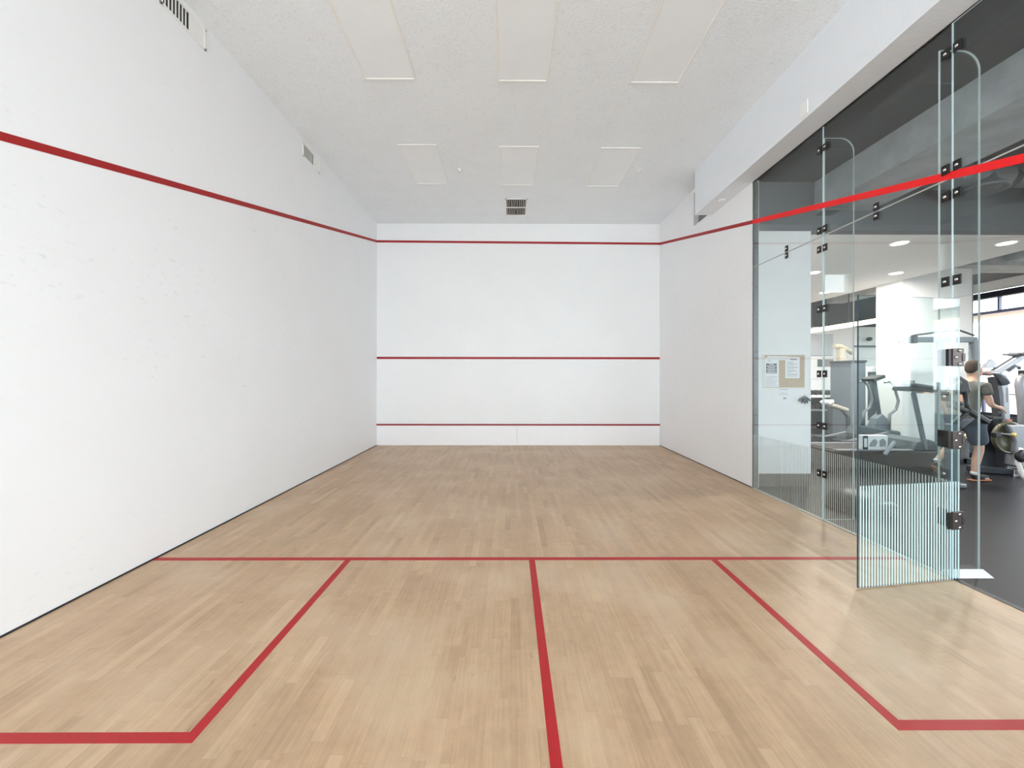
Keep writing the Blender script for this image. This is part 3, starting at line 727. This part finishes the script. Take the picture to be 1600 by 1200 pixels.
# lat pulldown tower
ly = 8.35
l_ = thing('cable_tower', 'tall grey cable tower with a wide pulldown bar, in front of the white column', 'cable machine', (11.3, ly, 0))
xa, xb = P(1468, 600, ly).x, P(1521, 600, ly).x
for x in (xa, xb): MB().box(x - .045, x + .045, ly - .05, ly + .05, 0, 2.28).build('upright', M['mgrey'], l_, .01)
MB().box(xa - .1, xb + .1, ly - .42, ly - .34, 0, .09).box(xa - .1, xb + .1, ly + .3, ly + .4, 0, .09).box(xa - .04, xa + .04, ly - .42, ly + .4, 0, .09).box(xb - .04, xb + .04, ly - .42, ly + .4, 0, .09).build('base_frame', M['dsteel'], l_, .01)
pa = P(1428, 528, ly); MB().box(pa.x, xb + .04, ly - .04, ly + .04, 2.22, 2.32).build('top_beam', M['mgrey'], l_, .01)
MB().box(pa.x - .07, pa.x + .03, ly - .05, ly + .05, 2.2, 2.34).build('pulley_housing', M['dsteel'], l_, .01)
MB().tube([P(1403, 536, ly - .3), P(1413, 530, ly - .3), P(1427, 524, ly - .3), P(1450, 521, ly - .3), P(1474, 517.5, ly - .3)], .016).tube([P(1499, 516, ly - .3), P(1522, 524, ly - .3)], .016).tube([P(1474, 517.5, ly - .3), P(1499, 516, ly - .3)], .016).build('pulldown_bar', M['dsteel'], l_)
MB().box(xa + .07, xb - .07, ly - .06, ly + .06, .1, 1.35).build('weight_stack', M['black'], l_, .01)
MB().box(xa - .1, xa + .25, ly - .55, ly - .2, .45, .53).build('seat', M['beige'], l_, .02)
MB().box(xa, xa + .08, ly - .42, ly - .34, .05, .45).build('seat_post', M['steel'], l_, .01)

# weight stack tower with mirror-like shroud
sy = 10.0
x0_, x1_, x2_ = P(1330, 600, sy).x, P(1353, 600, sy).x, P(1371, 600, sy).x
s_ = thing('weight_machine', 'tall blue grey weight machine housing standing left of the white column', 'weight machine', ((x0_ + x1_) / 2, sy, 0))
MB().box(x0_, x1_, sy, sy + .6, 0, P(1340, 566, sy).z).build('housing', M['mgrey'], s_, .02)
sf = MB().box(x1_, x2_, sy, sy + .05, .45, P(1340, 573, sy).z); sf.build('stack_frame', M['gwhite'], s_, .01)
MB().box(x1_ + .04, x2_ - .04, sy - .01, sy + .0, .55, P(1340, 579, sy).z - .03).build('weight_stack', M['dgrey'], s_, .004)
MB().box(x1_ + .0, x2_ + .1, sy - .3, sy - .05, .40, .52).build('seat', M['beige'], s_, .02)
MB().box(x1_ + .05, x1_ + .12, sy - .2, sy + .4, 0, .40).build('seat_post', M['dsteel'], s_, .01)
MB().box(x0_, x2_ + .1, sy - .3, sy + .1, 0, .06).build('base_frame', M['dsteel'], s_, .01)
MB().box(x0_ - .02, x1_ + .01, sy - .02, sy + .6, P(1340, 566, sy).z, P(1340, 563, sy).z).build('top_cap', M['dsteel'], s_)

# adjustable bench and chest press (cream pads)
by = 9.3
c_ = thing('adjustable_bench', 'dark framed exercise bench with a pale cream reclined pad', 'bench', (P(1305, 640, by).x, by, 0))
def padbar(a, b2, wy, th, y): return MB().bar(P(a[0], a[1], y), P(b2[0], b2[1], y), wy, th, (0, 0, 1))
padbar((1294, 632), (1318, 640), .28, .07, by).build('backrest', M['beige'], c_, .02)
padbar((1288, 630), (1296, 626), .26, .07, by).build('seat', M['paper'], c_, .02)
MB().tube([P(1286, 636, by), P(1302, 626, by), P(1325, 652, by)], .03).build('frame', M['dsteel'], c_)
MB().bar(P(1325, 650, by), (P(1326, 650, by).x, by, .0), .06, .06).bar(P(1297, 634, by), (P(1297, 650, by).x, by, 0), .06, .06).build('leg', M['dsteel'], c_)
MB().box(P(1290, 650, by).x, P(1328, 650, by).x, by - .04, by + .04, 0, .06).build('base_frame', M['dsteel'], c_, .01)
cy_ = 11.7
p_ = thing('chest_press', 'beige chest press machine with an arched top arm, beyond the bench', 'weight machine', (P(1316, 600, cy_).x, cy_, 0))
MB().bar(P(1314, 545, cy_), (P(1314, 545, cy_).x, cy_, 0), .16, .16).build('upright', M['beige'], p_, .03)
MB().tube([P(1303, 541, cy_), P(1312, 541, cy_), P(1324, 546, cy_), P(1331, 552, cy_)], [.06, .07, .06, .05]).build('top_arm', M['beige'], p_)
MB().box(P(1308, 570, cy_).x, P(1322, 570, cy_).x, cy_ - .14, cy_ - .02, P(1310, 591, cy_).z, P(1310, 573, cy_).z).build('back_pad', M['lsteel'], p_, .03)
MB().tube([P(1302, 589, cy_ - .2), P(1306, 592, cy_ - .2), P(1320, 590, cy_ - .2)], [.05, .06, .04]).build('grip', M['dsteel'], p_)
MB().box(P(1303, 570, cy_).x, P(1330, 570, cy_).x, cy_ - .5, cy_ + .1, .0, .08).build('base_frame', M['dsteel'], p_, .01)
MB().box(P(1312, 570, cy_).x, P(1328, 570, cy_).x, cy_ - .5, cy_ - .15, .45, .54).box(P(1319, 570, cy_).x, P(1322, 570, cy_).x, cy_ - .4, cy_ - .3, .08, .45).build('seat', M['beige'], p_, .02)

# dumbbell rack and dumbbells
ry = 10.95
xr0, xr1 = P(1245, 640, ry).x, P(1303, 640, ry).x
zt1, zt2 = P(1280, 619, ry).z, P(1280, 640, ry).z
r_ = thing('dumbbell_rack', 'dark dumbbell rack with a white upper shelf edge, right of the notice wall', 'rack', ((xr0 + xr1) / 2, ry, 0))
MB().box(xr0, xr1, ry - .2, ry + .2, zt1 - .03, zt1 + .03).build('upper_shelf', M['gwhite'], r_, .008)
MB().box(xr0, xr1, ry - .25, ry + .2, zt2 - .02, zt2 + .02).build('middle_shelf', M['steel'], r_, .008)
MB().box(xr0, xr1, ry - .25, ry + .2, .25, .29).build('lower_shelf', M['dsteel'], r_, .008)
MB().box(xr0, xr1, ry + .18, ry + .2, .05, zt1).build('back_panel', M['dgrey'], r_)
for x in (xr0, xr1 - .06): MB().box(x, x + .06, ry - .25, ry + .2, 0, zt1 - .03).build('side_frame', M['dsteel'], r_, .008)
def dumbbell(x, y, z, label, grp):
    o = thing('dumbbell', label, 'dumbbell', (x, y, z), grp)
    for sgn in (-1, 1):
        MB().lathe((x, y + sgn * .09, z + .065), [(.05, -.05), (.065, -.04), (.065, .04), (.05, .05)], 'y', 14).build('head', M['black'], o)
    MB().lathe((x, y, z + .065), [(.016, -.06), (.016, .06)], 'y', 10).build('grip', M['chrome'], o)
    return o
d0 = dumbbell(xr0 + .12, ry, zt1 + .03, 'black round dumbbell in the row on the white upper rack shelf', 'dumbbells on the upper shelf')
n = int((xr1 - xr0 - .2) / .15)
ORD = ['leftmost', 'second', 'third', 'fourth', 'fifth', 'sixth', 'seventh', 'eighth', 'ninth', 'tenth']
d0['label'] = 'black dumbbell on the white upper rack shelf, leftmost of the row'
for i in range(1, n + 1):
    k = copy_tree(d0); k.location.x += i * .15; k['label'] = 'black dumbbell on the white upper rack shelf, %s from the left' % ORD[i]
k = copy_tree(d0); k.location = (xr0 + .14, ry, zt2 + .02); k['label'] = 'black dumbbell on the middle rack shelf, leftmost of the row'; k['group'] = 'dumbbells on the middle shelf'
for i in range(1, n + 1):
    k2 = copy_tree(k); k2.location.x += i * .15; k2['label'] = 'black dumbbell on the middle rack shelf, %s from the left' % ORD[i]

# things on the far wall
fy = 13.4
a, b2 = P(1262, 522, fy), P(1300, 556, fy)
o = MB().box(a.x, b2.x, fy - .05, fy - .005, b2.z, a.z).build('wall_screen', M['screen'], None, .01); tag(o, 'pale grey square screen high on the far white wall', 'screen')
a, b2 = P(1276, 561.5, fy), P(1300.5, 573, fy)
pi = thing('wall_picture', 'small dark and taupe picture on a white board on the far wall', 'picture', ((a.x + b2.x) / 2, fy, b2.z))
MB().box(P(1262, 560, fy).x, P(1308, 560, fy).x, fy - .03, fy - .004, P(1300, 592, fy).z, P(1300, 559, fy).z).build('board', M['paper'], pi, .003)
MB().box(a.x, b2.x, fy - .036, fy - .03, b2.z, a.z).build('image', pm('taupe_print', (150, 138, 138), .6), pi)
MB().box(a.x, a.x + .2, fy - .038, fy - .036, b2.z, a.z).build('dark_image', M['dgrey'], pi)
o = MB().box(P(1333, 541, fy).x, P(1372, 541, fy).x, fy - .06, fy - .002, P(1333, 542.5, fy).z, P(1333, 540, fy).z).build('wall_ledge', M['dgrey']); tag(o, 'thin dark ledge across the far white wall left of the column', 'ledge')
o = MB().lathe(P(1362, 529.5, fy - .12), [(.03, 0), (.06, .03), (.06, .12)], 'y', 16).build('security_camera', M['dgrey']); tag(o, 'small dark round fitting on the far white wall above the ledge', 'security camera')

# person walking past the doorway
def skinmesh(name, verts, edges, mat, parent, sub=2, root=0):
    org = parent_loc(parent)
    me = bpy.data.meshes.new(name)
    me.from_pydata([tuple(Vector(v[0]) - org) for v in verts], edges, [])
    me.materials.append(mat)
    o = bpy.data.objects.new(name, me); C.objects.link(o); o.parent = parent
    md = o.modifiers.new('skin', 'SKIN'); md.use_smooth_shade = True; md.use_x_symmetry = False
    for i, v in enumerate(verts):
        r = v[1]; sv = me.skin_vertices[0].data[i]
        sv.radius = r if hasattr(r, '__len__') else (r, r)
        sv.use_root = (i == root)
    md2 = o.modifiers.new('sub', 'SUBSURF'); md2.levels = sub; md2.render_levels = sub
    return o

px, py = 9.95, 6.85
pe = thing('person', 'person in grey t-shirt and slate shorts walking right past the gym equipment', 'person', (px, py, 0))
V = []; E_ = []
def add(p, r, link=None):
    V.append(((px + p[0], py + p[1], p[2]), r)); i = len(V) - 1
    if link is not None: E_.append((link, i))
    return i
pel = add((0, 0, .95), (.10, .13))
sp1 = add((.015, 0, 1.10), (.09, .12), pel); sp2 = add((.05, 0, 1.27), (.095, .14), sp1)
nk0 = add((.075, 0, 1.42), (.085, .12), sp2); nk = add((.10, 0, 1.51), (.055, .055), nk0)
hd0 = add((.12, 0, 1.58), (.075, .065), nk); hd1 = add((.135, 0, 1.66), (.088, .072), hd0); hd2 = add((.125, 0, 1.73), (.078, .07), hd1)
nose = add((.235, 0, 1.645), (.014, .014), hd1)
for sg in (-1, 1): add((.12, sg * .085, 1.65), (.014, .022), hd1)
# legs: near (-y) leg forward, far leg trailing with lifted heel
for sg, hip, knee, ank, ball, toe in ((-1, (.01, -.095, .88), (.085, -.10, .47), (.0, -.10, .10), (.13, -.10, .045), (.21, -.10, .035)),
                                      (1, (-.01, .095, .88), (-.10, .10, .50), (-.34, .10, .26), (-.27, .10, .12), (-.22, .10, .06))):
    h = add(hip, (.085, .085), pel)
    m1 = add(tuple((hip[i] + knee[i]) / 2 for i in range(3)), (.075, .075), h)
    kn = add(knee, (.055, .055), m1)
    cf = add(tuple(knee[i] * .65 + ank[i] * .35 + (-.012 if i == 0 else 0) for i in range(3)), (.055, .055), kn)
    an = add(ank, (.036, .036), cf)
    ba = add(ball, (.036, .04), an); add(toe, (.022, .032), ba)
# arms
for sg, el, wr_ in ((-1, (.10, -.23, 1.14), (.21, -.22, 1.11)), (1, (-.10, .24, 1.18), (-.02, .25, .96))):
    sh = add((.065, sg * .17, 1.41), (.058, .058), nk0)
    m1 = add(((.065 + el[0]) / 2, (sg * .17 + el[1]) / 2, (1.41 + el[2]) / 2), (.045, .045), sh)
    e1 = add(el, (.038, .038), m1); w1_ = add(wr_, (.026, .024), e1)
    dv = (Vector(wr_) - Vector(el)).normalized()
    pc = Vector(wr_) + dv * .05; pa_ = add(tuple(pc), (.028, .020), w1_)
    for j, (off, ln) in enumerate(((-.024, .065), (-.008, .075), (.008, .07), (.024, .055))):
        b0 = pc + dv * .03 + Vector((0, off * .4, off)); b1 = b0 + dv * ln * .5 + Vector((0, 0, -.006)); b2_ = b1 + dv * ln * .35 + Vector((0, 0, -.025))
        k0 = add(tuple(b0), .009, pa_); k1 = add(tuple(b1), .008, k0); add(tuple(b2_), .007, k1)
    t0 = add(tuple(pc + Vector((.01, 0, .025))), .010, pa_); add(tuple(pc + Vector((.01, 0, .025)) + dv * .045), .008, t0)
skinmesh('body', V, E_, M['skin'], pe)
def wear(name, pts, edges, mat, root=0):
    return skinmesh(name, [((px + p[0], py + p[1], p[2]), r) for p, r in pts], edges, mat, pe, 2, root)
wear('tshirt', [((0, 0, .80), (.13, .155)), ((0, 0, .95), (.128, .155)), ((.015, 0, 1.08), (.125, .155)), ((.05, 0, 1.27), (.122, .165)), ((.075, 0, 1.43), (.098, .135)), ((.09, 0, 1.485), (.06, .07)),
                ((.065, -.18, 1.42), (.075, .075)), ((.08, -.21, 1.27), (.062, .062)), ((.065, .18, 1.42), (.075, .075)), ((-.01, .215, 1.28), (.062, .062))],
     [(0, 1), (1, 2), (2, 3), (3, 4), (4, 5), (4, 6), (6, 7), (4, 8), (8, 9)], M['shirt'])
wear('shorts', [((0, 0, .94), (.135, .155)), ((.01, -.095, .85), (.13, .12)), ((.06, -.10, .66), (.128, .115)), ((.08, -.10, .52), (.128, .11)),
                ((-.02, .095, .85), (.13, .12)), ((-.09, .10, .66), (.13, .115)), ((-.12, .10, .54), (.13, .11))],
     [(0, 1), (1, 2), (2, 3), (0, 4), (4, 5), (5, 6)], M['shorts'])
wear('hair', [((.075, 0, 1.60), (.06, .065)), ((.085, 0, 1.68), (.085, .08)), ((.105, 0, 1.76), (.095, .088)), ((.16, 0, 1.775), (.07, .07))], [(0, 1), (1, 2), (2, 3)], M['hair'])
wear('sock', [((.005, -.10, .16), (.046, .046)), ((0, -.10, .08), (.05, .05))], [(0, 1)], M['sock'])
wear('sock', [((-.325, .10, .30), (.046, .046)), ((-.335, .10, .24), (.05, .05))], [(0, 1)], M['sock'])
sh_ = wear('shoe', [((-.03, -.10, .065), (.048, .048)), ((.06, -.10, .065), (.048, .05)), ((.15, -.10, .05), (.036, .048)), ((.22, -.10, .042), (.028, .04))], [(0, 1), (1, 2), (2, 3)], M['shoe'])
def sole(a, b2, y0, y1, th):
    a = Vector(a); b2 = Vector(b2)
    return MB().bar((px + a.x, py + (y0 + y1) / 2, a.z), (px + b2.x, py + (y0 + y1) / 2, b2.z), y1 - y0, th)
sole((-.07, 0, .014), (.235, 0, .016), -.138, -.062, .022).build('sole', M['sole'], sh_, .01)
sh2 = wear('shoe', [((-.37, .10, .24), (.045, .045)), ((-.31, .10, .17), (.046, .05)), ((-.25, .10, .09), (.036, .046)), ((-.215, .10, .05), (.026, .038))], [(0, 1), (1, 2), (2, 3)], M['shoe'])
sole((-.395, 0, .18), (-.24, 0, .02), .062, .138, .022).build('sole', M['sole'], sh2, .01)
for sg in (-1, 1):
    c = (px + .205, py + sg * .032, 1.672)
    MB().lathe(c, [(.009, -.004), (.009, .003), (0, .006)], 'x', 10).build('eye', M['black'], pe)
MB().bar((px + .212, py - .022, 1.605), (px + .212, py + .022, 1.605), .01, .008).build('mouth', pm('lips', (176, 112, 104), .5), pe)

# dark exercise bike console behind the person
ky = 6.50
def Q(u, v, y=None): return P(u, v, ky if y is None else y)
k_ = thing('exercise_bike', 'black exercise bike with a tilted console, overlapping the walking person at waist height', 'exercise bike', (Q(1510, 700).x, ky, 0))
MB().prism([Q(1496, 589), Q(1503, 588), Q(1514, 595), Q(1519, 612), Q(1512, 617), Q(1500, 616)], (0, .12, 0)).build('console', M['black'], k_, .02)
MB().tube([Q(1507, 612), Q(1511, 634), Q(1510, 644)], .026).build('mast', M['black'], k_)
MB().tube([Q(1478, 608), Q(1488, 604), Q(1497, 600), Q(1500, 596)], [.02, .025, .025, .025]).tube([Q(1479, 619), Q(1490, 628), Q(1502, 631)], [.03, .035, .03]).build('handlebar', M['dgrey'], k_)
MB().bar(Q(1482, 632), Q(1512, 643), .07, .06).bar(Q(1510, 640), Q(1543, 660), .08, .07).bar(Q(1511, 643), Q(1487, 664), .06, .06).build('frame', M['black'], k_, .015)
MB().bar(Q(1486, 662), (Q(1486, 662).x, ky, 0), .09, .12).build('leg', M['dgrey'], k_, .02)
xk = Q(1486, 662).x
MB().box(xk - .06, xk + .06, ky - .15, ky + .15, 0, .07).build('base_frame', M['steel'], k_, .02)

# multi gym at the right edge
my = 7.15
def G(u, v, y=None): return P(u, v, my if y is None else y)
m_ = thing('multi_gym', 'silver multi-station weight machine with a large round olive cam, right edge of gym', 'weight machine', (G(1575, 700).x, my, 0))
MB().prism([G(1561, 588), G(1573, 588), G(1577, 593), G(1580, 665), G(1570, 665), G(1566, 615), G(1563, 600)], (0, .14, 0)).build('upright', M['lsteel'], m_, .02)
MB().prism([G(1556, 589), G(1561, 589), G(1563, 600), G(1566, 615), G(1570, 665), G(1575, 741), G(1571, 741), G(1565, 657), G(1560, 612)], (0, .12, 0)).build('curved_leg', M['dsteel'], m_, .008)
MB().tube([G(1530, 583, my - .15), G(1545, 582, my - .1), G(1556, 583), G(1564, 588), G(1569, 600)], [.025, .03, .045, .06, .07]).build('arm', M['steel'], m_)
MB().tube([G(1530, 583.4, my - .151), G(1547, 584, my - .1)], .034).build('grip', M['gripm'], m_)
MB().bar(G(1552, 583), G(1604, 551), .10, .09).build('boom', M['lsteel'], m_, .02)
MB().bar(G(1552, 580), G(1590, 557), .05, .05).build('boom_rail', M['dsteel'], m_, .01)
MB().tube([G(1568, 554, my - .1), G(1582, 553.5, my - .1), G(1606, 552.5, my - .1)], [.02, .022, .022]).build('crossbar', M['steel'], m_)
MB().lathe(G(1585, 550) + Vector((0, -.15, -.03)), [(.04, 0), (.04, .2)], 'y', 16).build('bushing', M['steel'], m_)
MB().prism([G(1540, 575), G(1541, 568), G(1545, 563), G(1551, 561), G(1556, 565), G(1556.5, 571), G(1555, 575)], (0, .06, 0)).build('pulley_cover', M['lsteel'], m_, .01)
MB().tube([G(1528, 560), G(1555, 554.5), G(1582, 554)], .004, 6).tube([G(1532, 563), G(1556, 557), G(1582, 556)], .004, 6).build('cable', M['steel'], m_)
MB().tube([G(1575, 579), G(1585, 572), G(1592, 573), G(1593, 577)], [.03, .03, .025, .02]).build('hook_arm', M['steel'], m_)
pz = my + .12
MB().prism([G(1538, 656, pz), G(1566, 656, pz), G(1572, 738, pz), G(1532, 728, pz)], (0, .05, 0)).build('shroud', M['dsteel'], m_, .01)
MB().prism([G(1556.5, 656, pz - .01), G(1565, 656, pz - .01), G(1569, 730, pz - .01), G(1561, 728, pz - .01)], (0, .01, 0)).build('stripe', M['lite'], m_)
MB().bar(G(1547, 653), G(1566, 653), .06, .05).build('stop_bar', M['black'], m_, .01)
MB().bar((G(1530, 732).x, my + .15, .06), (G(1578, 742).x, my - .02, .05), .10, .10).build('base_frame', M['dsteel'], m_, .012)
cc = G(1578, 684, my - .08)
MB().lathe(cc, [(.05, .06), (.20, .065), (.245, .05), (.255, .03), (.255, 0), (.225, -.01), (.215, .02), (.08, .03)], 'y', 40).build('cam', M['olive'], m_)
MB().lathe(cc + Vector((0.02, 0, .05)), [(.04, 0), (.04, -.04), (.02, -.05), (0, -.05)], 'y', 20).build('hub', M['brass'], m_)
MB().tube([cc + Vector((.02, -.03, .05)), cc + Vector((-.22, -.04, .07))], .014).build('lever', M['steel'], m_)
MB().bar(cc + Vector((-.22, -.04, .06)), cc + Vector((-.32, -.04, .05)), .07, .08).build('lever_grip', M['black'], m_, .012)
MB().prism([G(1575, 664, my - .12), G(1606, 664, my - .12), G(1606, 730, my - .12), G(1585, 728, my - .12), G(1588, 690, my - .12), G(1580, 672, my - .12)], (0, .16, 0)).build('front_panel', M['lsteel'], m_, .02)
MB().box(G(1572, 661).x, G(1580, 661).x, my - .012, my - .002, G(1570, 663).z, G(1570, 655).z).build('warning_label', M['orange'], m_)
mb = MB()
for i in range(9): mb.box(G(1572.2, 600).x, G(1574.8, 600).x + .004 * (i % 2), my - .003, my - .0005, 1.38 - i * .026 - .016, 1.38 - i * .026)
mb.build('lettering', M['dsteel'], m_)
MB().box(G(1579, 720).x, G(1588, 720).x, my - .1, my + .05, G(1580, 729).z, G(1580, 705).z).build('weight_plates', M['steel'], m_, .008)
MB().bar((G(1575, 735).x, my - .1, .05), (G(1606, 742).x, my - .3, .045), .10, .07).build('front_foot', M['lsteel'], m_, .012)
for v_ in (635, 644): MB().bar(G(1557, v_), G(1565, v_), .03, .03).build('stop_peg', M['black'], m_)

ny = 7.45
n_ = thing('arm_curl_machine', 'curved grey machine with navy pads, cut off by the right photo edge', 'weight machine', (P(1600, 700, ny).x, ny, 0))
MB().tube([P(1600, 586, ny), P(1594, 592, ny), P(1592.5, 602, ny), P(1596, 625, ny), P(1598, 655, ny), P(1599, 690, ny)], [.05, .055, .055, .055, .055, .055]).build('curved_frame', M['steel'], n_)
MB().box(P(1592, 640, ny).x, P(1604, 640, ny).x, ny - .2, ny - .08, P(1600, 657, ny).z, P(1600, 634, ny).z).build('pad', M['navy'], n_, .03)
MB().bar(P(1599, 690, ny), (P(1602, 690, ny).x, ny, 0), .1, .1).build('leg', M['steel'], n_, .01)
MB().box(P(1597, 600, ny).x, P(1620, 600, ny).x, ny - .25, ny + .25, 0, .07).build('base_frame', M['lsteel'], n_, .01)
MB().box(P(1596, 582, ny).x, P(1606, 582, ny).x, ny - .05, ny + .05, P(1600, 588, ny).z, P(1600, 578, ny).z).build('top_cap', M['black'], n_, .01)
wy = 6.6
w_ = thing('weight_plate', 'black round weight plate on a pale curved floor stand at the right photo edge', 'weight plate', (P(1600, 712, wy).x, wy, 0))
MB().lathe(P(1599, 713, wy), [(.03, 0), (.085, 0), (.095, .02), (.085, .04), (.03, .04)], 'y', 28).build('plate', M['black'], w_)
MB().tube([P(1596, 700, wy + .1), P(1590, 722, wy + .1), (P(1592, 740, wy + .1).x, wy + .05, .10), (P(1606, 752, wy).x, wy, .03)], [.02, .025, .03, .03]).build('stand', M['gwhite'], w_)
